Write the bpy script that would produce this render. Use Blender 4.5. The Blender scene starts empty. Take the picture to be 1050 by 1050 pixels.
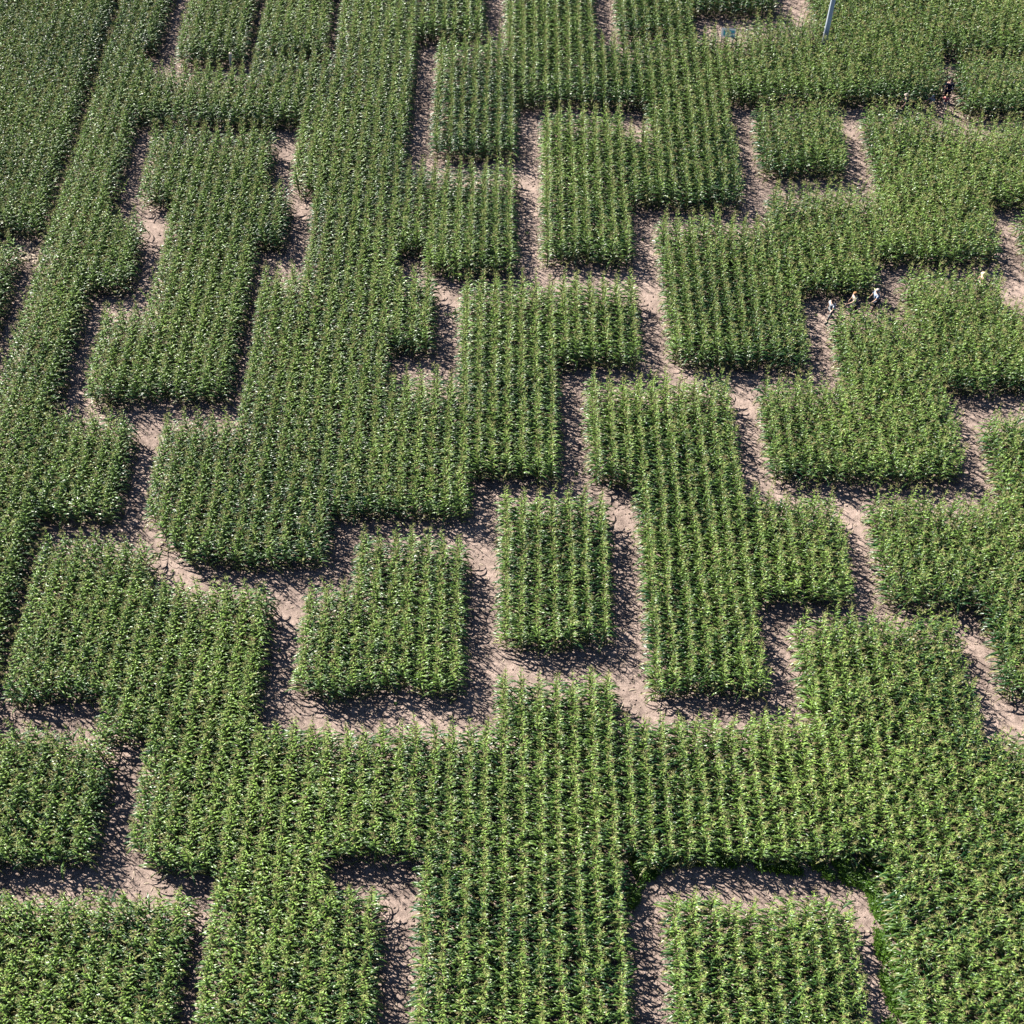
import bpy, math, random
import numpy as np
from mathutils import Vector, Matrix, Euler

R = math.radians
random.seed(11)
rng = np.random.default_rng(11)
scene = bpy.context.scene
COL = scene.collection

# ------------------------------------------------------------------ camera
F = 1347.0                      # focal length in photo pixels (photo is 1050 wide)
VPX, VPY = 536.0, -1263.0       # where the crop rows meet
PITCH = math.atan((525 - VPY) / F)          # below the horizon
YAW = math.atan((VPX - 525) / (F / math.cos(PITCH)))
CAMZ = 52.3
cd = bpy.data.cameras.new("camera")
cam = bpy.data.objects.new("camera", cd)
COL.objects.link(cam)
cd.sensor_width = 36.0
cd.lens = 36.0 * F / 1050.0
cd.clip_end = 4000
cam.location = (0, 0, CAMZ)
cam.rotation_euler = (math.pi / 2 - PITCH, 0, YAW)
scene.camera = cam
CROT = cam.rotation_euler.to_matrix()
CP = Vector((0, 0, CAMZ))


def at(x, y, z=0.0):
    """where the line of sight through a photo pixel meets the level z"""
    d = CROT @ Vector(((x - 525) / F, -(y - 525) / F, -1))
    t = (z - CAMZ) / d.z
    return CP + d * t


CRI = np.array(CROT.transposed())


def project(P):
    q = (P - np.array([0, 0, CAMZ])) @ CRI.T
    return 525 + F * q[:, 0] / -q[:, 2], 525 - F * q[:, 1] / -q[:, 2]


# ------------------------------------------------------------------ light
SUN_EL, SUN_TH = R(39.5), R(42)      # shadows fall to the right and towards the camera
hx, hy = math.cos(SUN_TH), -math.sin(SUN_TH)      # horizontal direction of the shadows
sd = bpy.data.lights.new("sun", 'SUN')
sun = bpy.data.objects.new("sun", sd)
COL.objects.link(sun)
sd.energy = 5.0
sd.angle = R(0.5)
sd.color = (1.0, 0.95, 0.88)
ray = Vector((hx * math.cos(SUN_EL), hy * math.cos(SUN_EL), -math.sin(SUN_EL)))
sun.rotation_euler = ray.to_track_quat('-Z', 'Y').to_euler()
w = bpy.data.worlds.new("World")
scene.world = w
w.use_nodes = True
nt = w.node_tree
nt.nodes.clear()
sky = nt.nodes.new('ShaderNodeTexSky')
sky.sky_type = 'NISHITA'
sky.sun_disc = False
sky.air_density = 0.7
sky.dust_density = 0.2
sky.sun_elevation = SUN_EL
sky.sun_rotation = math.atan2(-hx, -hy)      # azimuth of the sun, clockwise from +Y
bg = nt.nodes.new('ShaderNodeBackground')
bg.inputs[1].default_value = 0.05
wo = nt.nodes.new('ShaderNodeOutputWorld')
nt.links.new(sky.outputs[0], bg.inputs[0])
nt.links.new(bg.outputs[0], wo.inputs[0])
scene.view_settings.view_transform = 'Standard'
scene.view_settings.look = 'None'
scene.view_settings.gamma = 1
scene.view_settings.exposure = 1.5
scene.cycles.max_bounces = 5
scene.cycles.diffuse_bounces = 0
scene.cycles.glossy_bounces = 2
scene.cycles.transmission_bounces = 2


# ------------------------------------------------------------------ materials
def mat(name, color, rough=0.6, spec=0.4, metal=0.0):
    m = bpy.data.materials.new(name)
    m.use_nodes = True
    p = m.node_tree.nodes['Principled BSDF']
    p.inputs['Base Color'].default_value = (*color, 1)
    p.inputs['Roughness'].default_value = rough
    p.inputs['Specular IOR Level'].default_value = spec
    p.inputs['Metallic'].default_value = metal
    return m


def noisy(m, scale, amount, bump=0.0):
    """slight procedural unevenness of colour and surface"""
    n = m.node_tree.nodes
    l = m.node_tree.links
    p = n['Principled BSDF']
    tc = n.new('ShaderNodeTexCoord')
    no = n.new('ShaderNodeTexNoise')
    no.inputs['Scale'].default_value = scale
    no.inputs['Detail'].default_value = 5
    l.new(tc.outputs['Object'], no.inputs['Vector'])
    mx = n.new('ShaderNodeMix')
    mx.data_type = 'RGBA'
    c = p.inputs['Base Color'].default_value
    mx.inputs[6].default_value = [v * (1 - amount) for v in c[:3]] + [1]
    mx.inputs[7].default_value = [min(1, v * (1 + amount)) for v in c[:3]] + [1]
    l.new(no.outputs[0], mx.inputs[0])
    l.new(mx.outputs[2], p.inputs['Base Color'])
    if bump:
        b = n.new('ShaderNodeBump')
        b.inputs['Strength'].default_value = bump
        b.inputs['Distance'].default_value = 0.01
        l.new(no.outputs[0], b.inputs['Height'])
        l.new(b.outputs[0], p.inputs['Normal'])
    return m


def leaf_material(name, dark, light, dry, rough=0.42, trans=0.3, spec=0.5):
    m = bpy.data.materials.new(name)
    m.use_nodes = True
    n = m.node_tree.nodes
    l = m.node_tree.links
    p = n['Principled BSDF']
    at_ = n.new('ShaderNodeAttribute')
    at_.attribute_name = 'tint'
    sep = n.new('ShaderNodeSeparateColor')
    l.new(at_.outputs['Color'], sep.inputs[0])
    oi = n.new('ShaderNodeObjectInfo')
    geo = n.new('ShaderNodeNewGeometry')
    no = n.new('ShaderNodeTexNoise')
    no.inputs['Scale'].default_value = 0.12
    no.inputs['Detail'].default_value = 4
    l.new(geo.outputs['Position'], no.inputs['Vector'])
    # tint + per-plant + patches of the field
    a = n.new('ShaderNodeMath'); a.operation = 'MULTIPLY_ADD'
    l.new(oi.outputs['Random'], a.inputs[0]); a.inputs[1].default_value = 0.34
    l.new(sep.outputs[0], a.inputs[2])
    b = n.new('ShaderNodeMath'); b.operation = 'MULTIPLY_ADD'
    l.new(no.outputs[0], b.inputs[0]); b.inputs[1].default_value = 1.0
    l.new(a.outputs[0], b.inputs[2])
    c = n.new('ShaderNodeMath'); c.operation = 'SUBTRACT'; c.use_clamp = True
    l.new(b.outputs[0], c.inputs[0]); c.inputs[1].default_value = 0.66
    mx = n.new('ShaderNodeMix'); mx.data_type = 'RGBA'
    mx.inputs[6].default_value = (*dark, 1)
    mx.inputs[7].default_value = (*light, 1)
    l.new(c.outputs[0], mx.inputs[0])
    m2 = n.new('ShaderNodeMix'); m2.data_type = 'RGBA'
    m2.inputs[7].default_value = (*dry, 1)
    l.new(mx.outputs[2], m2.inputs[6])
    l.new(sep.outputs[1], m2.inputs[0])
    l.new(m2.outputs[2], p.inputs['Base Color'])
    p.inputs['Roughness'].default_value = rough
    p.inputs['Specular IOR Level'].default_value = spec
    tr = n.new('ShaderNodeBsdfTranslucent')
    hs = n.new('ShaderNodeHueSaturation')
    hs.inputs['Hue'].default_value = 0.485
    hs.inputs['Saturation'].default_value = 1.15
    hs.inputs['Value'].default_value = 1.25
    l.new(m2.outputs[2], hs.inputs['Color'])
    l.new(hs.outputs[0], tr.inputs[0])
    ms = n.new('ShaderNodeMixShader')
    ms.inputs[0].default_value = trans
    l.new(p.outputs[0], ms.inputs[1])
    l.new(tr.outputs[0], ms.inputs[2])
    l.new(ms.outputs[0], n['Material Output'].inputs[0])
    return m


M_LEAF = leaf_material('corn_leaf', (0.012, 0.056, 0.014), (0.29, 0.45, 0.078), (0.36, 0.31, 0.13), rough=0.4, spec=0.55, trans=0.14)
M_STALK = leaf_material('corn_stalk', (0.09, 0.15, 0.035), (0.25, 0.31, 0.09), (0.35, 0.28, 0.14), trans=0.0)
M_TASSEL = leaf_material('corn_tassel', (0.36, 0.46, 0.12), (0.55, 0.60, 0.22), (0.42, 0.30, 0.17), rough=0.7, trans=0.2, spec=0.2)
M_WEED = leaf_material('weed_leaf', (0.035, 0.11, 0.018), (0.15, 0.27, 0.035), (0.3, 0.28, 0.1), trans=0.35)
M_LITTER = noisy(mat('dry_leaf', (0.36, 0.29, 0.21), 0.7, 0.3), 3.0, 0.4)

# soil
M_SOIL = bpy.data.materials.new('dry_soil')
M_SOIL.use_nodes = True
n = M_SOIL.node_tree.nodes
l = M_SOIL.node_tree.links
p = n['Principled BSDF']
tc = n.new('ShaderNodeTexCoord')


def noise(scale, detail=6, rough=0.6):
    q = n.new('ShaderNodeTexNoise')
    q.inputs['Scale'].default_value = scale
    q.inputs['Detail'].default_value = detail
    q.inputs['Roughness'].default_value = rough
    l.new(tc.outputs['Object'], q.inputs['Vector'])
    return q


n1, n2, n3 = noise(0.35, 5), noise(2.6, 8, 0.7), noise(22, 5, 0.65)
r1 = n.new('ShaderNodeValToRGB')
r1.color_ramp.elements[0].position = 0.40
r1.color_ramp.elements[0].color = (0.115, 0.087, 0.075, 1)
r1.color_ramp.elements[1].position = 0.70
r1.color_ramp.elements[1].color = (0.43, 0.335, 0.282, 1)
ad = n.new('ShaderNodeMath'); ad.operation = 'MULTIPLY_ADD'
l.new(n2.outputs[0], ad.inputs[0]); ad.inputs[1].default_value = 0.75
sc = n.new('ShaderNodeMath'); sc.operation = 'MULTIPLY'
l.new(n1.outputs[0], sc.inputs[0]); sc.inputs[1].default_value = 0.42
l.new(sc.outputs[0], ad.inputs[2])
l.new(ad.outputs[0], r1.inputs[0])
r3 = n.new('ShaderNodeValToRGB')
r3.color_ramp.elements[0].position = 0.33
r3.color_ramp.elements[0].color = (0.62, 0.58, 0.56, 1)
r3.color_ramp.elements[1].position = 0.6
r3.color_ramp.elements[1].color = (1.1, 1.1, 1.1, 1)
l.new(n3.outputs[0], r3.inputs[0])
mu = n.new('ShaderNodeMix'); mu.data_type = 'RGBA'; mu.blend_type = 'MULTIPLY'
mu.inputs[0].default_value = 1
l.new(r1.outputs[0], mu.inputs[6]); l.new(r3.outputs[0], mu.inputs[7])
l.new(mu.outputs[2], p.inputs['Base Color'])
p.inputs['Roughness'].default_value = 0.9
p.inputs['Specular IOR Level'].default_value = 0.15
bu = n.new('ShaderNodeBump')
bu.inputs['Strength'].default_value = 0.9
bu.inputs['Distance'].default_value = 0.05
hsum = n.new('ShaderNodeMath'); hsum.operation = 'ADD'
l.new(n2.outputs[0], hsum.inputs[0]); l.new(n3.outputs[0], hsum.inputs[1])
l.new(hsum.outputs[0], bu.inputs['Height'])
l.new(bu.outputs[0], p.inputs['Normal'])


# ------------------------------------------------------------------ mesh helper
class MB:
    def __init__(s):
        s.v, s.f, s.t, s.m = [], [], [], []

    def add(s, verts, faces, tint=(0.5, 0, 0), mi=0):
        b = len(s.v)
        s.v += [tuple(q) for q in verts]
        s.t += [tint] * len(verts)
        s.f += [tuple(i + b for i in q) for q in faces]
        s.m += [mi] * len(faces)

    def tube(s, pts, rad, n=6, tint=(0.5, 0, 0), mi=0, cap=True):
        vs, fs = [], []
        up = Vector((0.3, 0.1, 1))
        for i, q in enumerate(pts):
            q = Vector(q)
            d = (Vector(pts[min(i + 1, len(pts) - 1)]) - Vector(pts[max(i - 1, 0)])).normalized()
            a = d.cross(up if abs(d.normalized().dot(up.normalized())) < 0.95 else Vector((1, 0, 0))).normalized()
            b = d.cross(a)
            r = rad[i] if hasattr(rad, '__len__') else rad
            for k in range(n):
                an = 2 * math.pi * k / n
                vs.append(q + a * (r * math.cos(an)) + b * (r * math.sin(an)))
        for i in range(len(pts) - 1):
            for k in range(n):
                k2 = (k + 1) % n
                fs.append((i * n + k, i * n + k2, (i + 1) * n + k2, (i + 1) * n + k))
        if cap:
            fs.append(tuple(range(n))[::-1])
            fs.append(tuple((len(pts) - 1) * n + k for k in range(n)))
        s.add(vs, fs, tint, mi)

    def box(s, c, d, rot=None, tint=(0.5, 0, 0), mi=0, bev=0.0):
        c = Vector(c)
        hx_, hy_, hz_ = d[0] / 2, d[1] / 2, d[2] / 2
        b = min(bev, hx_ * .9, hy_ * .9)
        prof = [(-hx_ + b, -hy_), (hx_ - b, -hy_), (hx_, -hy_ + b), (hx_, hy_ - b), (hx_ - b, hy_), (-hx_ + b, hy_), (-hx_, hy_ - b), (-hx_, -hy_ + b)] if b > 0 else \
               [(-hx_, -hy_), (hx_, -hy_), (hx_, hy_), (-hx_, hy_)]
        k = len(prof)
        vs = [Vector((x, y, -hz_)) for x, y in prof] + [Vector((x, y, hz_)) for x, y in prof]
        if rot is not None:
            vs = [rot @ q for q in vs]
        fs = [tuple(range(k))[::-1], tuple(range(k, 2 * k))] + [(i, (i + 1) % k, (i + 1) % k + k, i + k) for i in range(k)]
        s.add([q + c for q in vs], fs, tint, mi)

    def mesh(s, name, mats):
        me = bpy.data.meshes.new(name)
        me.from_pydata(s.v, [], s.f)
        for q in (mats if isinstance(mats, (list, tuple)) else [mats]):
            me.materials.append(q)
        me.polygons.foreach_set('material_index', s.m)
        ca = me.color_attributes.new('tint', 'FLOAT_COLOR', 'POINT')
        ca.data.foreach_set('color', np.array([(a, b, c, 1) for a, b, c in s.t], dtype=np.float32).ravel())
        me.update()
        return me

    def join(s, o, mi):
        b = len(s.v)
        s.v += o.v; s.t += o.t
        s.f += [tuple(i + b for i in q) for q in o.f]
        s.m += [mi] * len(o.f)


def link(name, me, parent=None, loc=(0, 0, 0)):
    o = bpy.data.objects.new(name, me)
    COL.objects.link(o)
    o.location = loc
    if parent:
        o.parent = parent
    return o


def thing(name, label, cat, loc, rz=0, group=None):
    o = bpy.data.objects.new(name, None)
    COL.objects.link(o)
    o.empty_display_size = 0.2
    o.location = loc
    o.rotation_euler = (0, 0, rz)
    o['label'] = label
    o['category'] = cat
    if group:
        o['group'] = group
    return o


# ------------------------------------------------------------------ ground
gm = bpy.data.meshes.new('ground')
gm.from_pydata([(-1500, -1000, 0), (1500, -1000, 0), (1500, 2500, 0), (-1500, 2500, 0)], [], [(0, 1, 2, 3)])
gm.materials.append(M_SOIL)
g = link('ground', gm)
g['kind'] = 'structure'


# ------------------------------------------------------------------ one corn plant
def corn_variant(k):
    r = random.Random(100 + k)
    H = 2.2 + r.uniform(-0.13, 0.13)          # to the base of the tassel
    st, lf, ts, cb = MB(), MB(), MB(), MB()
    lean = Vector((r.uniform(-.06, .06), r.uniform(-.05, .05), 0))

    def axis(z):
        q = (z / H) ** 2
        return Vector((lean.x * q, lean.y * q, z))
    zs = [-0.03, 0.3, 0.8, 1.3, H]
    st.tube([axis(z) if z > 0 else Vector((0, 0, z)) for z in zs], [.018, .016, .014, .012, .007], 5, (0.5, 0, 0))
    nl = 12
    base_az = r.uniform(0, math.pi)
    for i in range(nl):
        u = i / (nl - 1)
        z0 = 0.14 + (H - 0.27) * u ** 0.95
        az = (0 if i % 2 else math.pi) + r.gauss(0, 0.34 if u < .85 else 0.8)
        if r.random() < 0.08:
            az += math.pi / 2
        L = (0.56 + 0.34 * math.sin(math.pi * min(1, u * 1.05 + 0.12))) * r.uniform(.82, 1.1)
        if u < .45:
            L *= 1.12
        sm = max(0, (u - .28) / .72) ** .8
        L *= 1.0 - 0.70 * sm
        W = (0.070 + (0.034 if u < .45 else 0)) * (0.75 + 0.25 * math.sin(math.pi * u)) * r.uniform(.85, 1.12)
        e0 = R(48 + 34 * u + r.uniform(-9, 9))
        droop = R(r.uniform(120, 165) - 60 * u)
        tw = r.uniform(-.9, .9)
        seg = 6
        p_ = axis(z0)
        side0 = Vector((-math.sin(az), math.cos(az), 0))
        bend = r.uniform(-.5, .5)
        vs = []
        for s_ in range(seg + 1):
            t = s_ / seg
            e = e0 - droop * t ** 1.25
            a2 = az + bend * t * t
            d = Vector((math.cos(a2) * math.cos(e), math.sin(a2) * math.cos(e), math.sin(e)))
            if s_:
                p_ = p_ + d * (L / seg)
            sd_ = Vector((-math.sin(a2), math.cos(a2), 0))
            nrm = sd_.cross(d)
            th = tw * t
            sv = sd_ * math.cos(th) + nrm * math.sin(th)
            nv = nrm * math.cos(th) - sd_ * math.sin(th)
            w_ = W * (0.35 + 0.65 * math.sin(min(1, t * 3.2) * math.pi / 2)) * max(0.04, 1 - t ** 2.4) / 2
            wav = 0.012 * math.sin(t * 17 + i)
            vs += [p_ + sv * w_ + nv * (w_ * .35 + wav), p_ - nv * w_ * .15 * 0, p_ - sv * w_ + nv * (w_ * .35 - wav)]
        fs = []
        for s_ in range(seg):
            b = 3 * s_
            fs += [(b, b + 1, b + 4, b + 3), (b + 1, b + 2, b + 5, b + 4)]
        dry = 0.0
        if u < 0.2:
            dry = r.uniform(0.1, 0.6)
        elif r.random() < 0.04:
            dry = 0.5
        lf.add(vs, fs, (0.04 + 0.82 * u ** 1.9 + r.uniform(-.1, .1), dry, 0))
    # cob with silk
    zc = H * 0.5
    a = r.uniform(0, 6.28)
    c0 = axis(zc)
    dd = Vector((math.cos(a) * .42, math.sin(a) * .42, .9))
    cb.tube([c0, c0 + dd * .06, c0 + dd * .16, c0 + dd * .24, c0 + dd * .29], [.012, .027, .029, .018, .004], 6, (0.65, 0.15, 0))
    # tassel
    top = axis(H)
    hgt = r.uniform(.27, .36)
    pinkish = .5 if k % 3 == 0 else 0.0
    ts.tube([top, top + Vector((0, 0, hgt * .5)), top + Vector((lean.x * .4, lean.y * .4, hgt))], [.009, .010, .004], 3, (0.55, 0.1, 0), cap=False)
    for j in range(r.randint(6, 9)):
        a = r.uniform(0, 6.28)
        zz = r.uniform(.02, .12)
        ll = r.uniform(.14, .22)
        e = R(r.uniform(35, 68))
        b = top + Vector((0, 0, zz))
        m_ = b + Vector((math.cos(a) * math.cos(e), math.sin(a) * math.cos(e), math.sin(e))) * ll * .55
        e2 = e - R(40)
        t_ = m_ + Vector((math.cos(a) * math.cos(e2), math.sin(a) * math.cos(e2), math.sin(e2))) * ll * .5
        ts.tube([b, m_, t_], [.005, .006, .003], 3, (0.45 + r.uniform(-.15, .2), min(1, r.uniform(0, .4) + pinkish), 0), cap=False)
    return st, lf, ts, cb


NV = 22
parts = []
protos = bpy.data.collections.new('corn_plant_kinds')      # never linked: only read by the field's nodes
for k in range(NV):
    st, lf, ts, cb = corn_variant(k)
    parts.append((st.mesh('stalk', M_STALK), lf.mesh('leaves', M_LEAF), ts.mesh('tassel', M_TASSEL), cb.mesh('cob', M_STALK)))
    al = MB()
    al.join(st, 0); al.join(lf, 1); al.join(ts, 2); al.join(cb, 0)
    o = bpy.data.objects.new('corn_plant_kind_%02d' % k, al.mesh('corn_plant_whole', [M_STALK, M_LEAF, M_TASSEL]))
    protos.objects.link(o)

# ------------------------------------------------------------------ plan of the maze
# each entry: left side, right side (a point of the photo on that side at the height of the tops),
# far end (tops), near end (foot)
TOPZ = 2.42
WL = (62, 175); LC = (317, 225); RC = (427, 30)
A_ = None
PLAN = [
    (A_, (81, 100), A_, 249), (A_, (24, 262), 238, A_),
    (WL, (168, 15), A_, 60), (WL, (156, 35), A_, 110), (WL, (262, 75), 61, 135), ((250, 75), (360, 75), 45, 135),
    ((176, 30), (251, 30), A_, 72), ((269, 20), (334, 20), A_, 67),
    (WL, (128, 147), 50, 800), ((100, 240), (141, 240), 210, 304), (WL, (126, 470), 418, 537), (WL, (20, 583), 500, 760),
    ((162, 222), (277, 150), 122, 415), ((138, 180), (200, 180), 122, 216), ((230, 220), (297, 215), 180, 262),
    ((88, 345), (160, 345), 308, 415),
    (LC, RC, A_, 532), ((295, 150), (350, 150), 45, 203), ((270, 275), (330, 275), 268, 582),
    (LC, (482, 480), 376, 532), ((395, 300), (447, 310), 272, 367),
    ((395, 200), (531, 200), 158, 262), ((436, 245), (531, 200), 158, 283),
    ((400, 10), (497, 10), A_, 47), ((447, 80), (531, 140), 29, 167), ((521, 10), (610, 10), A_, 113),
    ((521, 60), (700, 60), 29, 113), ((662, 90), (757, 150), 24, 216), ((640, 150), (757, 150), 122, 216),
    ((555, 190), (651, 190), 103, 273), ((633, 10), (714, 10), A_, 47), ((700, 0), (803, 5), A_, 19),
    ((735, 60), (965, 60), 22, 110), ((769, 30), (860, 30), 8, 110), ((829, 5), (965, 40), A_, 110),
    ((950, 20), A_, A_, 62), ((980, 70), A_, 46, 122),
    ((893, 145), (948, 110), 97, 271), ((893, 145), (966, 112), 103, 271), ((893, 145), (992, 118), 109, 271), ((893, 145), (1017, 205), 135, 271), ((990, 130), A_, 113, 213), ((1037, 228), A_, 203, 288),
    ((792, 195), (904, 255), 183, 303), ((792, 195), (960, 200), 183, 271), ((779, 130), (870, 125), 97, 183),
    ((682, 290), (829, 320), 213, 378), ((682, 290), (904, 255), 213, 303),
    ((855, 340), (990, 445), 305, 493), ((932, 285), (1037, 290), 268, 403), ((932, 285), A_, 303, 403),
    ((784, 440), (990, 445), 378, 493),
    ((1013, 445), A_, 412, 620), ((892, 540), A_, 498, 620), ((1015, 665), A_, 560, 715),
    ((602, 430), (755, 440), 378, 497), ((659, 600), (756, 450), 378, 713), ((740, 550), (869, 550), 497, 620),
    ((508, 560), (623, 560), 500, 665),
    ((306, 650), (476, 620), 593, 713), ((362, 580), (476, 620), 540, 713),
    ((18, 617), (146, 620), 545, 722), ((120, 650), (271, 650), 593, 760), ((133, 787), (271, 650), 593, 880),
    ((463, 400), (574, 450), 275, 493), ((473, 300), (655, 310), 275, 378),
    ((133, 787), (640, 780), 737, 880), ((214, 930), (340, 890), 780, A_), ((206, 1000), (388, 960), 903, A_),
    ((426, 930), (641, 930), 800, A_), ((508, 710), (630, 710), 684, 880), ((600, 780), (905, 880), 727, 882),
    ((813, 660), (997, 665), 624, 882), ((813, 660), A_, 738, 882), ((908, 920), A_, 738, A_),
    ((677, 970), (884, 985), 913, A_), (A_, (187, 990), 913, A_), (A_, (111, 790), 742, 887),
]
# blocks whose near left corner is cut off: (left, right, far, near)
PLAN += [((148, 470), (172, 500), 418, 537), ((158, 500), (188, 500), 418, 555), ((176, 500), (208, 500), 418, 570),
         ((196, 500), (345, 500), 418, 582), ((150, 860), (216, 900), 780, 897)]
NEAR_Y = at(525, 1050, 0).y - 4.5
FAR_Y = at(525, 0, TOPZ).y + 9
rects = []
for Lp, Rp, fy, ny in PLAN:
    # a side that faces the camera is seen down to its lower leaves
    x0 = at(*Lp, TOPZ if Lp[0] < VPX else 1.0).x if Lp else -1e3
    x1 = at(*Rp, TOPZ if Rp[0] > VPX else 1.0).x if Rp else 1e3
    y1 = at(VPX, fy, TOPZ).y if fy is not None else FAR_Y
    y0 = at(VPX, ny, 0).y if ny is not None else NEAR_Y
    rects.append((x0 - .09, x1 + .09, y0 - .3, y1 + .08))

ROW = 0.75
pts, rowid = [], []
# people and posts need their own room
clear = []


def keep_clear(x, y, r):
    clear.append((x, y, r))


for a_, b_ in ((850, 328), (874, 322), (895, 319), (969, 104), (967, 113), (962, 108), (953, 115), (926, 118), (1003, 302)):
    q_ = at(a_, b_, 0)
    keep_clear(q_.x, q_.y, .35)
q_ = at(238, 89, 0)
keep_clear(q_.x, q_.y, .3)
mast_base = at(841, 63, 0)
keep_clear(mast_base.x, mast_base.y, 0.28)
for k in range(-62, 63):
    X = k * ROW + 0.32
    ph = random.uniform(0, 6.28)
    y = NEAR_Y + random.uniform(0, .15)
    inside = [r for r in rects if r[0] <= X <= r[1]]
    if not inside:
        continue
    while y < FAR_Y:
        y += 0.165 + random.gauss(0, 0.022)
        wx = X + 0.035 * math.sin(y * .35 + ph) + 0.02 * math.sin(y * 1.3 + ph * 2)
        # outside the frame by more than a few metres: not planted
        half = (y * math.cos(PITCH) + CAMZ * math.sin(PITCH)) * 525 / F
        if abs(wx) > half + 6.5:
            continue
        e = 0.10 * math.sin(k * 12.9 + y)      # uneven ends
        ok = False
        for r in inside:
            if r[2] + e - 0.12 * math.sin(k * 7.3) <= y <= r[3] + e + 0.14 * math.sin(k * 5.1):
                ok = True
                break
        if not ok or random.random() < 0.025:
            continue
        px_, py_ = wx + random.gauss(0, .022 + .05 * min(1, max(0, (wx - 4) / 16))), y
        if any((px_ - a) ** 2 + (py_ - b) ** 2 < c * c for a, b, c in clear):
            continue
        pts.append((px_, py_, 0.0))
        rowid.append(k)
P = np.array(pts)
rowid = np.array(rowid)
N = len(P)
print('plants', N)
# size follows slow patches of the field
patch = np.sin(P[:, 0] * .21 + 1.3) * np.sin(P[:, 1] * .17) * .03 + np.sin(P[:, 0] * .9 + P[:, 1] * .6) * .015
S = np.clip(1.0 + patch + rng.normal(0, .045, N), .8, 1.14)
S[rng.random(N) < 0.03] *= 0.8
bent = rng.random(N) < 0.012
LJ = .030 + .035 * np.clip((P[:, 0] - 4) / 16, 0, 1)       # wind-tousled on the right of the field
ROT = np.stack([rng.normal(0, 1, N) * LJ, rng.normal(0, 1, N) * LJ, rng.normal(0, .3, N) + np.where(rng.random(N) < .5, 0, math.pi)], 1)
ROT[bent, 0:2] += rng.normal(0, .4, (int(bent.sum()), 2))
KIND = rng.integers(0, NV, N)

# the 300 that show largest are plants of their own
mid = P.copy(); mid[:, 2] = 1.6
u_, v_ = project(mid)
vis = (u_ > 4) & (u_ < 1046) & (v_ < 1047)
order = np.argsort(-np.where(vis, v_, -1e9))[:300]
single = np.zeros(N, bool)
single[order] = True

rest = ~single
me = bpy.data.meshes.new('corn_field')
me.from_pydata(P[rest].tolist(), [], [])
for nm, typ, arr in (('scl', 'FLOAT', S[rest]), ('kindno', 'INT', KIND[rest])):
    a = me.attributes.new(nm, typ, 'POINT')
    a.data.foreach_set('value', arr)
a = me.attributes.new('rot', 'FLOAT_VECTOR', 'POINT')
a.data.foreach_set('vector', ROT[rest].astype(np.float32).ravel())
field = link('corn_field', me)
field['kind'] = 'stuff'
field['label'] = 'dense tall green corn with pale tassels planted in rows as the hedges of the maze'
field['category'] = 'corn'


def scatter_group(name, coll):
    ng = bpy.data.node_groups.new(name, 'GeometryNodeTree')
    ng.interface.new_socket('Geometry', in_out='INPUT', socket_type='NodeSocketGeometry')
    ng.interface.new_socket('Geometry', in_out='OUTPUT', socket_type='NodeSocketGeometry')
    N_ = ng.nodes
    i = N_.new('NodeGroupInput'); o = N_.new('NodeGroupOutput')
    ci = N_.new('GeometryNodeCollectionInfo')
    ci.inputs[0].default_value = coll
    ci.inputs['Separate Children'].default_value = True
    ci.inputs['Reset Children'].default_value = True
    ip = N_.new('GeometryNodeInstanceOnPoints')
    ip.inputs['Pick Instance'].default_value = True

    def attr(nm, t):
        q = N_.new('GeometryNodeInputNamedAttribute')
        q.data_type = t
        q.inputs[0].default_value = nm
        return q.outputs[0]
    ng.links.new(i.outputs[0], ip.inputs['Points'])
    ng.links.new(ci.outputs[0], ip.inputs['Instance'])
    ng.links.new(attr('kindno', 'INT'), ip.inputs['Instance Index'])
    e2r = N_.new('FunctionNodeEulerToRotation')
    ng.links.new(attr('rot', 'FLOAT_VECTOR'), e2r.inputs[0])
    ng.links.new(e2r.outputs[0], ip.inputs['Rotation'])
    cx = N_.new('ShaderNodeCombineXYZ')
    s_ = attr('scl', 'FLOAT')
    for q in range(3):
        ng.links.new(s_, cx.inputs[q])
    ng.links.new(cx.outputs[0], ip.inputs['Scale'])
    ng.links.new(ip.outputs[0], o.inputs[0])
    return ng


md = field.modifiers.new('plants', 'NODES')
md.node_group = scatter_group('plant_corn', protos)

ORD = ['first', 'second', 'third', 'fourth', 'fifth', 'sixth', 'seventh', 'eighth', 'ninth', 'tenth', 'eleventh', 'twelfth', 'thirteenth',
       'fourteenth', 'fifteenth']
BLK = [(-99, 198, 'bottom left block'), (198, 405, 'narrow bottom block'), (405, 660, 'wide bottom centre block'),
       (660, 902, 'small bottom block'), (902, 2000, 'bottom right mass')]
rows_in = {}
for i in order:
    rows_in.setdefault(int(rowid[i]), []).append(i)
blk_rows = {}
for k in sorted(rows_in):
    ux = float(np.mean(u_[rows_in[k]]))
    for bi, (a, b, nm) in enumerate(BLK):
        if a <= ux < b:
            blk_rows.setdefault(bi, []).append(k)
for bi, ks in blk_rows.items():
    for j, k in enumerate(ks):
        o_ = ORD[min(j, 14)]
        lab = 'tasselled corn plant at near frame edge, %s row from left of %s' % (o_, BLK[bi][2])
        for i in rows_in[k]:
            t = thing('corn_plant', lab, 'corn plant', P[i], 0, 'corn plants at the near edge of the view')
            t.rotation_euler = ROT[i]
            t.scale = (S[i],) * 3
            for nm, mesh_ in zip(('stalk', 'leaves', 'tassel', 'cob'), parts[KIND[i]]):
                link(nm, mesh_, t)


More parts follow.
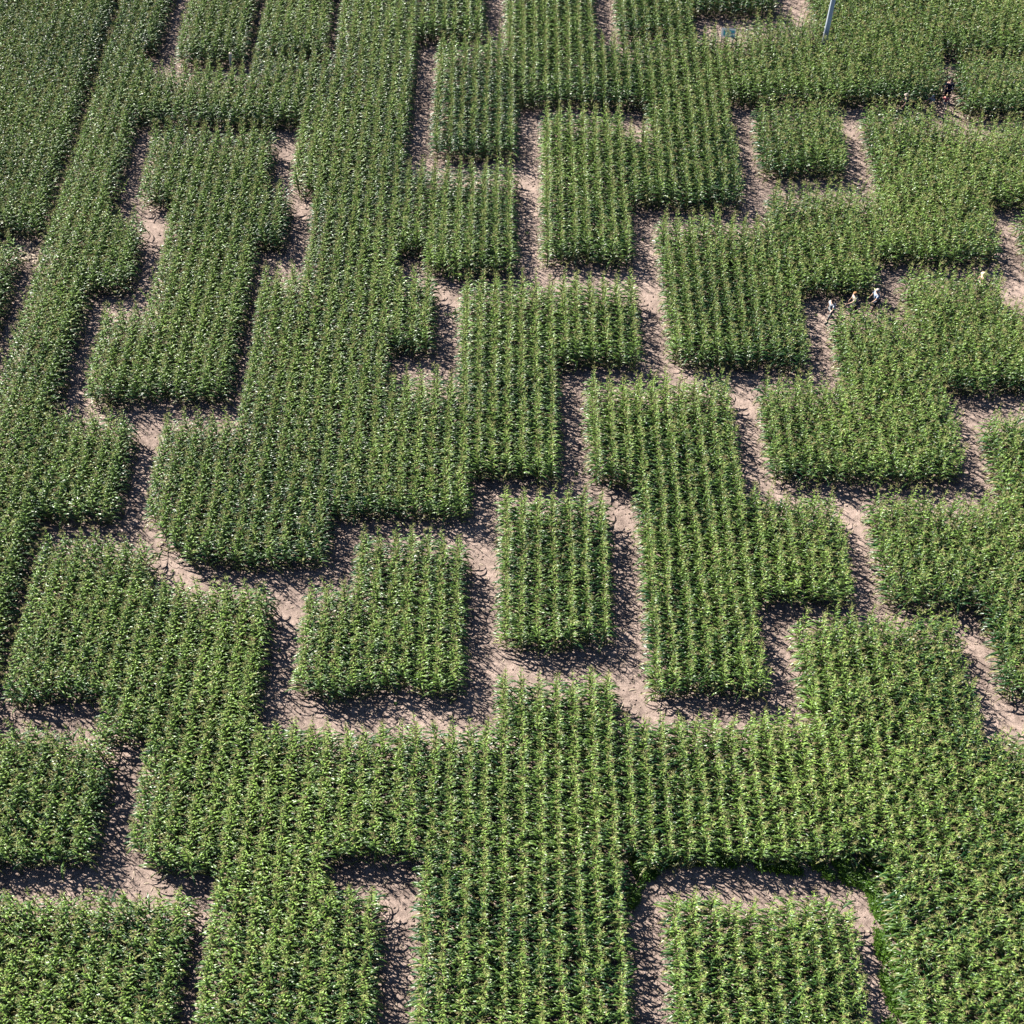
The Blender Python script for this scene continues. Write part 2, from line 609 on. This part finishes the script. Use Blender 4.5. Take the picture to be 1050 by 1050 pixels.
# ------------------------------------------------------------------ weeds beside the lower right path
def in_poly(x, y, poly):
    c = False
    for i in range(len(poly)):
        x1, y1 = poly[i]; x2, y2 = poly[i - 1]
        if (y1 > y) != (y2 > y) and x < (x2 - x1) * (y - y1) / (y2 - y1) + x1:
            c = not c
    return c


def scatter(name, polys, count, kinds, smin, smax, label, cat, prob=None):
    pts_ = []
    areas = []
    gp = []
    for po in polys:
        q = [tuple(at(a, b, 0).xy) for a, b in po]
        gp.append(q)
        ar = abs(sum(q[i][0] * q[i - 1][1] - q[i - 1][0] * q[i][1] for i in range(len(q)))) / 2
        areas.append(ar)
    tot = sum(areas)
    for q, ar in zip(gp, areas):
        xs = [a for a, b in q]; ys = [b for a, b in q]
        n_ = int(count * ar / tot)
        made = tries = 0
        while made < n_ and tries < n_ * 40:
            tries += 1
            x, y = random.uniform(min(xs), max(xs)), random.uniform(min(ys), max(ys))
            if in_poly(x, y, q) and (prob is None or random.random() < prob(x, y)):
                pts_.append((x, y, 0.004)); made += 1
    m_ = bpy.data.meshes.new(name)
    m_.from_pydata(pts_, [], [])
    k_ = len(pts_)
    a_ = m_.attributes.new('scl', 'FLOAT', 'POINT'); a_.data.foreach_set('value', rng.uniform(smin, smax, k_))
    a_ = m_.attributes.new('kindno', 'INT', 'POINT'); a_.data.foreach_set('value', rng.integers(0, len(kinds.objects), k_))
    a_ = m_.attributes.new('rot', 'FLOAT_VECTOR', 'POINT')
    a_.data.foreach_set('vector', np.stack([rng.normal(0, .1, k_), rng.normal(0, .1, k_), rng.uniform(0, 6.28, k_)], 1).astype(np.float32).ravel())
    o_ = link(name, m_)
    o_['kind'] = 'stuff'; o_['label'] = label; o_['category'] = cat
    mo = o_.modifiers.new('scatter', 'NODES')
    mo.node_group = scatter_group('scatter_' + name, kinds)
    return o_


wk = bpy.data.collections.new('weed_kinds')
for k in range(5):
    r = random.Random(k + 50)
    b = MB()
    for j in range(26):
        a = r.uniform(0, 6.28); e = R(r.uniform(15, 80)); L = r.uniform(.10, .26)
        o0 = Vector((r.uniform(-.09, .09), r.uniform(-.09, .09), r.uniform(0, .08)))
        d = Vector((math.cos(a) * math.cos(e), math.sin(a) * math.cos(e), math.sin(e)))
        d2 = Vector((math.cos(a), math.sin(a), -.2)).normalized()
        sv = Vector((-math.sin(a), math.cos(a), 0)) * r.uniform(.012, .03)
        m_ = o0 + d * L * .6; t_ = m_ + (d + d2).normalized() * L * .45
        b.add([o0, m_ - sv, m_ + sv, t_], [(0, 1, 2), (1, 3, 2)], (r.uniform(.2, .8), 0.0, 0))
    wk.objects.link(bpy.data.objects.new('weed_kind_%d' % k, b.mesh('weed', M_WEED)))


def clumpy(x, y):
    return max(0.01, min(1, (.3 if x < 14.5 else .42) + math.sin(x * 2.3 + 1) * math.sin(y * 1.9) * .6 + math.sin(x * 5.1 + y * 3.3) * .45))


scatter('weeds', [[(650, 872), (720, 874), (800, 876), (905, 878), (916, 905), (905, 925), (880, 908), (840, 899), (790, 893), (740, 888), (690, 884), (660, 905), (648, 935), (643, 900)],
                  [(889, 915), (918, 905), (932, 950), (947, 1060), (908, 1060), (903, 1000), (896, 950)]],
        1900, wk, .6, 1.25, 'bright green low weeds along the edge of the lower right path', 'weeds', clumpy)
scatter('path_edge_weeds', [[(215, 205), (800, 205), (1000, 700), (40, 900)]], 160, wk, .35, .7,
        'small scattered green weeds growing along the maze paths', 'weeds')

# dry leaf litter on the paths
lk = bpy.data.collections.new('litter_kinds')
for k in range(6):
    r = random.Random(k + 80)
    b = MB()
    L, W, cu = r.uniform(.12, .42), r.uniform(.012, .035), r.uniform(-.3, .3)
    vs = []
    for s_ in range(6):
        t = s_ / 5
        y_ = cu * L * t * t
        z_ = .008 + .04 * math.sin(t * math.pi) * r.uniform(.3, 1)
        ww = W * (1 - t ** 2 * .9) * (.5 + t if t < .5 else 1)
        vs += [(L * (t - .5), y_ - ww, z_), (L * (t - .5), y_ + ww, z_ + r.uniform(-.004, .012))]
    b.add(vs, [(2 * i, 2 * i + 2, 2 * i + 3, 2 * i + 1) for i in range(5)])
    lk.objects.link(bpy.data.objects.new('litter_kind_%d' % k, b.mesh('litter', M_LITTER)))
scatter('leaf_litter', [[(-60, -20), (1110, -20), (1110, 1080), (-60, 1080)]], 26000, lk, .3, 1.1,
        'pale dry corn leaf scraps lying on the bare soil paths', 'leaf litter')
scatter('fallen_leaves', [[(14, 250), (44, 248), (40, 270), (6, 272)]], 60, lk, 1.5, 2.6,
        'heap of whitish fallen corn leaves across the lane at the left edge', 'leaves')

ck = bpy.data.collections.new('clod_kinds')
for k in range(5):
    r = random.Random(k + 120)
    b = MB()
    vs = [(0, 0, .05)]
    for zz, rr in ((.03, .045), (-.01, .055)):
        for j in range(6):
            a = j * math.pi / 3 + r.uniform(-.2, .2)
            q = rr * r.uniform(.6, 1.25)
            vs.append((q * math.cos(a), q * math.sin(a), zz * r.uniform(.6, 1.2)))
    fs = [(0, 1 + j, 1 + (j + 1) % 6) for j in range(6)] + [(1 + j, 7 + j, 7 + (j + 1) % 6, 1 + (j + 1) % 6) for j in range(6)]
    b.add(vs, fs)
    ck.objects.link(bpy.data.objects.new('clod_kind_%d' % k, b.mesh('clod', M_SOIL)))
scatter('soil_clods', [[(-60, -20), (1110, -20), (1110, 1080), (-60, 1080)]], 26000, ck, .3, 1.3,
        'small dry clods of earth scattered over the bare paths', 'soil')

# ------------------------------------------------------------------ mast, post, sign
M_GALV = noisy(mat('galvanised_steel', (0.46, 0.51, 0.55), 0.5, 0.4, 0.0), 6, .12)
M_WOOD = noisy(mat('weathered_wood', (0.62, 0.52, 0.40), 0.85, 0.2), 9, .3, .4)
M_WHITE = noisy(mat('white_board', (0.42, 0.46, 0.45), 0.6, 0.3), 4, .08)
M_TEAL = noisy(mat('teal_print', (0.03, 0.20, 0.24), 0.5, 0.4), 4, .15)
M_PALE = noisy(mat('pale_print', (0.22, 0.36, 0.35), 0.5, 0.4), 4, .1)

mast = thing('mast', 'tall pale grey metal mast rising out of the corn at the top edge', 'mast', mast_base)
b = MB(); b.tube([(0, 0, 0.02), (0, 0, 3), (0, 0, 6), (0, 0, 9)], [.17, .165, .15, .13], 20); link('pole', b.mesh('pole', M_GALV), mast)
for q in mast.children[0].data.polygons:
    q.use_smooth = len(q.vertices) == 4
b = MB(); b.box((0, 0, .012), (.46, .46, .024), bev=.03)
for a in range(4):
    b.tube([(math.cos(a * 1.571 + .785) * .25, math.sin(a * 1.571 + .785) * .25, .02), (math.cos(a * 1.571 + .785) * .25, math.sin(a * 1.571 + .785) * .25, .07)], .018, 6)
link('base_plate', b.mesh('base_plate', M_GALV), mast)
b = MB(); b.tube([(0, 0, 9), (0, 0, 9.03), (0, 0, 9.07)], [.125, .125, .05], 16); link('cap', b.mesh('cap', M_GALV), mast)

pb = at(238, 89, 0)
post = thing('wooden_post', 'pale wooden post leaning at the back of the corn band, top left', 'post', pb)
post.rotation_euler = (0, R(7), 0)
post.scale = (1, 1, 1.12)
b = MB(); b.box((0, 0, 1.12), (.17, .17, 2.3), bev=.012); link('shaft', b.mesh('shaft', M_WOOD), post)
b = MB()
vs = [(-.075, -.075, 2.271), (.075, -.075, 2.271), (.075, .075, 2.271), (-.075, .075, 2.271), (0, 0, 2.33)]
b.add(vs, [(0, 1, 4), (1, 2, 4), (2, 3, 4), (3, 0, 4), (3, 2, 1, 0)])
link('pointed_top', b.mesh('pointed_top', M_WOOD), post)

sb = at(743, 60, 0)
sign = thing('information_sign', 'small white and teal sign board on two posts behind the corn tips', 'sign', sb, R(-8))
b = MB(); b.box((0, 0, 1.95), (.92, .03, .56), bev=.006); board = link('board', b.mesh('board', M_WHITE), sign)
TILT = Matrix.Translation((0, 0, 1.95)) @ Matrix.Rotation(R(-42), 4, 'X') @ Matrix.Translation((0, 0, -1.95))
board.matrix_local = TILT
b = MB()
b.box((-.27, -.018, 1.95), (.12, .005, .34)); b.box((.22, -.018, 2.03), (.34, .005, .16))
link('printed_panel', b.mesh('printed_panel', M_TEAL), board)
b = MB()
b.box((.22, -.018, 1.78), (.38, .005, .12)); b.box((-.06, -.018, 1.95), (.1, .005, .4))
link('printed_panel', b.mesh('printed_panel', M_PALE), board)
for sx in (-.38, .38):
    b = MB(); b.box((sx, .04, .94), (.06, .06, 1.9), bev=.006); link('leg', b.mesh('leg', M_WOOD), sign)


# ------------------------------------------------------------------ people
def skin_mesh(name, verts, edges, radii, root, mats, sub=1):
    m_ = bpy.data.meshes.new(name + '_cage')
    m_.from_pydata(verts, edges, [])
    o_ = bpy.data.objects.new(name + '_cage', m_)
    COL.objects.link(o_)
    mo = o_.modifiers.new('skin', 'SKIN')
    mo.use_smooth_shade = True
    sv = m_.skin_vertices
    if not sv:
        bpy.context.view_layer.objects.active = o_
        m_.attributes  # layer is created with the modifier
    layer = m_.skin_vertices[0] if len(m_.skin_vertices) else None
    if layer is None:
        bpy.context.view_layer.update()
        layer = m_.skin_vertices[0]
    for i, rr in enumerate(radii):
        layer.data[i].radius = rr if isinstance(rr, tuple) else (rr, rr)
        layer.data[i].use_root = (i == root)
    s_ = o_.modifiers.new('sub', 'SUBSURF'); s_.levels = sub; s_.render_levels = sub
    bpy.context.view_layer.update()
    dg = bpy.context.evaluated_depsgraph_get()
    out = bpy.data.meshes.new_from_object(o_.evaluated_get(dg))
    out.name = name
    bpy.data.objects.remove(o_)
    out.materials.clear()
    for q in mats:
        out.materials.append(q)
    for q in out.polygons:
        q.use_smooth = True
    return out


M_SKIN = noisy(mat('skin', (0.52, 0.33, 0.24), 0.55, 0.4), 20, .08)
cloth = {}


def cm(name, c):
    if name not in cloth:
        cloth[name] = noisy(mat(name, c, 0.85, 0.2), 12, .12, .3)
    return cloth[name]


def person(loc, face, H, label, shirt, legs, hair, shorts=False, stride=.25, arms=(0.2, 0.2), bow=0.05, hat=None, long_hair=False, shoes=(0.1, 0.1, 0.1)):
    """face: heading in degrees, 0 = +X. Body modelled facing +X, height H"""
    t = thing('person', label, 'person', loc, R(face))
    V, E, RR = [], [], []

    def v(p_, r_, par=None):
        V.append(p_); RR.append(r_)
        if par is not None:
            E.append((par, len(V) - 1))
        return len(V) - 1
    bx = bow                        # forward lean of the trunk
    pel = v((0, 0, .53), (.085, .075))
    wai = v((bx * .35, 0, .61), (.065, .075), pel)
    che = v((bx * .8, 0, .73), (.07, .095), wai)
    upp = v((bx, 0, .80), (.055, .08), che)
    nek = v((bx * 1.15, 0, .845), .032, upp)
    hd1 = v((bx * 1.3 + .012, 0, .885), (.045, .038), nek)
    hd2 = v((bx * 1.4 + .015, 0, .935), (.06, .05), hd1)
    hd3 = v((bx * 1.5 + .008, 0, .98), (.042, .036), hd2)
    nose = v((bx * 1.4 + .083, 0, .925), .006, hd2)
    for s_ in (-1, 1):
        v((bx * 1.4 + .008, s_ * .058, .93), .008, hd2)      # ears
    hips, sh = [], []
    joints = {}
    for s_, ph in ((1, 1), (-1, -1)):
        sw = stride * ph
        hip = v((0.0, s_ * .055, .49), (.058, .05), pel)
        kne = v((math.sin(sw) * .24 + .015, s_ * .055, .49 - math.cos(sw) * .23), .034, hip)
        an_x = math.sin(sw) * .42 - (0.03 if sw < 0 else 0)
        ank = v((an_x, s_ * .052, .035), .022, kne)
        toe = v((an_x + .085, s_ * .058, .016), (.018, .022), ank)
        v((an_x - .02, s_ * .052, .016), .018, ank)
        joints[s_] = (hip, kne, ank, toe)
        ar = arms[0] if s_ > 0 else arms[1]            # forward swing angle
        out = .03
        sho = v((bx, s_ * .105, .805), .036, upp)
        elb = v((bx + math.sin(ar) * .16, s_ * (.12 + out), .805 - math.cos(ar) * .165), .024, sho)
        wa = ar + .35
        wri = v((V[elb][0] + math.sin(wa) * .14, s_ * (.12 + out), V[elb][2] - math.cos(wa) * .14), .016, elb)
        d = Vector((math.sin(wa), 0, -math.cos(wa)))
        pal = v(tuple(Vector(V[wri]) + d * .04), (.012, .02), wri)
        for fi in range(4):
            off = (fi - 1.5) * .011
            fd = Vector((-d.z, 0, d.x))
            ln = (.034, .042, .039, .030)[fi]
            a_ = v(tuple(Vector(V[pal]) + d * .016 + fd * off), .0052, pal)
            b_ = v(tuple(Vector(V[a_]) + d * ln * .55 - Vector((0, s_ * .006, 0))), .0048, a_)
            v(tuple(Vector(V[b_]) + d * ln * .45 - Vector((0, s_ * .014, 0))), .004, b_)
        th = v(tuple(Vector(V[wri]) + d * .02 + Vector((-d.z, 0, d.x)) * .022), .006, wri)
        v(tuple(Vector(V[th]) + d * .024 + Vector((-d.z, 0, d.x)) * .008), .005, th)
        joints[s_] += (sho, elb, wri)
    def scl(vs): return [tuple(c * H for c in q) for q in vs]
    def sr(rs): return [tuple(c * H for c in q) if isinstance(q, tuple) else q * H for q in rs]
    body = skin_mesh('body', scl(V), E, sr(RR), pel, [M_SKIN], 1)
    link('body', body, t)

    def garment(name, idx, grow, m_, extra=None):
        mp = {j: i for i, j in enumerate(idx)}
        vs = [V[j] for j in idx]
        es = [(mp[a], mp[b]) for a, b in E if a in mp and b in mp]
        rs = [tuple(c + grow for c in (RR[j] if isinstance(RR[j], tuple) else (RR[j], RR[j]))) for j in idx]
        if extra:
            for par, p_, r_ in extra:
                vs.append(p_); rs.append((r_, r_)); es.append((mp[par], len(vs) - 1))
        link(name, skin_mesh(name, scl(vs), es, sr(rs), 0, [m_], 1), t)
    sl = []
    for s_ in (1, -1):
        sho, elb = joints[s_][4], joints[s_][5]
        mid_ = tuple(Vector(V[sho]).lerp(Vector(V[elb]), .75))
        sl.append((sho, mid_, .036))
    garment('shirt', [pel, wai, che, upp, joints[1][4], joints[-1][4]], .012, shirt, sl)
    tidx = [pel]
    ex = []
    for s_ in (1, -1):
        tidx += [joints[s_][0], joints[s_][1]]
        if shorts:
            pass
        else:
            k_ = joints[s_][1]; a_ = joints[s_][2]
            ex.append((k_, tuple(Vector(V[k_]).lerp(Vector(V[a_]), .88)), .03))
    garment('shorts' if shorts else 'trousers', tidx, .009, legs, ex)
    # shoes
    for s_ in (1, -1):
        a_ = V[joints[s_][2]]
        b = MB()
        b.tube([((a_[0] - .035) * H, a_[1] * H, .026 * H), ((a_[0] + .02) * H, a_[1] * H, .028 * H), ((a_[0] + .1) * H, a_[1] * H, .018 * H), ((a_[0] + .115) * H, a_[1] * H, .014 * H)],
               [.022 * H, .03 * H, .024 * H, .012 * H], 8)
        link('shoe', b.mesh('shoe', cm('shoe_%d' % int(shoes[0] * 100), shoes)), t)
    # hair or hat: a cap over the top and back of the head
    hc = Vector((bx * 1.45 + .004, 0, .942)) * H

    def cap(name, m_, rx, ry, rz, cut, brim=0, low=0.0):
        b = MB(); vs = []; fs = []
        nu, nv_ = 12, 6
        for i in range(nv_ + 1):
            for j in range(nu):
                a_ = 2 * math.pi * j / nu
                back = (1 - math.cos(a_)) / 2
                ph_ = (math.pi * (cut + low * back)) * i / nv_
                vs.append((hc.x + rx * math.cos(a_) * math.sin(ph_) * H, ry * math.sin(a_) * math.sin(ph_) * H, hc.z + rz * math.cos(ph_) * H))
        for i in range(nv_):
            for j in range(nu):
                k_ = (j + 1) % nu
                fs.append((i * nu + j, (i + 1) * nu + j, (i + 1) * nu + k_, i * nu + k_))
        b.add(vs, fs)
        if brim:
            b.tube([(hc.x + .01 * H, 0, hc.z + .004 * H), (hc.x + .01 * H, 0, hc.z + .010 * H)], [brim * H, brim * .98 * H], 14)
        o_ = link(name, b.mesh(name, m_), t)
        for q in o_.data.polygons:
            q.use_smooth = True
    cap('hair', hair, .072, .061, .066, .36, 0, .34 if not long_hair else .5)
    if hat:
        cap('hat', hat, .077, .066, .075, .5, .095)
    return t


def ppl(px, py):
    q = at(px, py, 0)
    keep_clear(q.x, q.y, .3)
    return (q.x, q.y, 0)


W_ = cm('white_cotton', (.62, .64, .66)); LB = cm('pale_blue_cotton', (.38, .46, .60)); LG = cm('pale_grey_cotton', (.33, .34, .34))
PK = cm('cream_pink_cotton', (.58, .46, .40)); DK = cm('charcoal_cotton', (.04, .045, .06)); NV_ = cm('navy_cotton', (.012, .014, .04))
RD = cm('coral_red_cotton', (.75, .16, .18)); BG = cm('beige_cotton', (.62, .53, .42)); PE = cm('peach_cotton', (.60, .42, .30))
H_BL = cm('blond_hair', (.42, .30, .16)); H_DK = cm('dark_hair', (.03, .02, .015)); H_GR = cm('grey_hair', (.50, .44, .40)); H_RD = cm('light_brown_hair', (.35, .19, .09))
person(ppl(850, 328), 215, 1.66, 'dark haired person in a white shirt, leading the three walkers down the right hand lane', W_, LG, H_DK, stride=.35, arms=(.5, -.2), bow=.05, shoes=(.4, .36, .3))
person(ppl(874, 322), 190, 1.70, 'light haired person in a cream pink top, middle of the three walkers in the lane', PK, DK, H_RD, stride=.3, arms=(.9, .1), bow=.07, long_hair=True)
person(ppl(895, 319), 200, 1.72, 'grey haired person in a pale blue shirt, last of the three walkers', LB, DK, H_GR, shorts=True, stride=.25, arms=(.7, .3), bow=.04)
person(ppl(969, 104), 250, 1.80, 'tall person in dark navy clothes standing in the lane at the top right', NV_, NV_, H_DK, stride=.15, arms=(.1, .3))
person(ppl(967, 113), 235, 1.22, 'child in a coral red top beside the person in dark clothes', RD, BG, H_BL, stride=.2)
person(ppl(953, 115), 215, 1.30, 'child in a pale grey top half hidden by corn, beside the child in red', LG, LG, H_GR, stride=.2, arms=(1.2, 1.0))
person(ppl(926, 118), 180, 1.62, 'person in a cream hat and charcoal top almost hidden by corn, top right', DK, DK, H_BL, stride=.2, hat=cm('cream_hat', (.38, .32, .27)))
person(ppl(1003, 302), 190, 1.70, 'person in a peach top hidden to the shoulders by corn near the right edge', PE, BG, H_BL, stride=.25, hat=cm('straw_hat', (.72, .58, .42)))
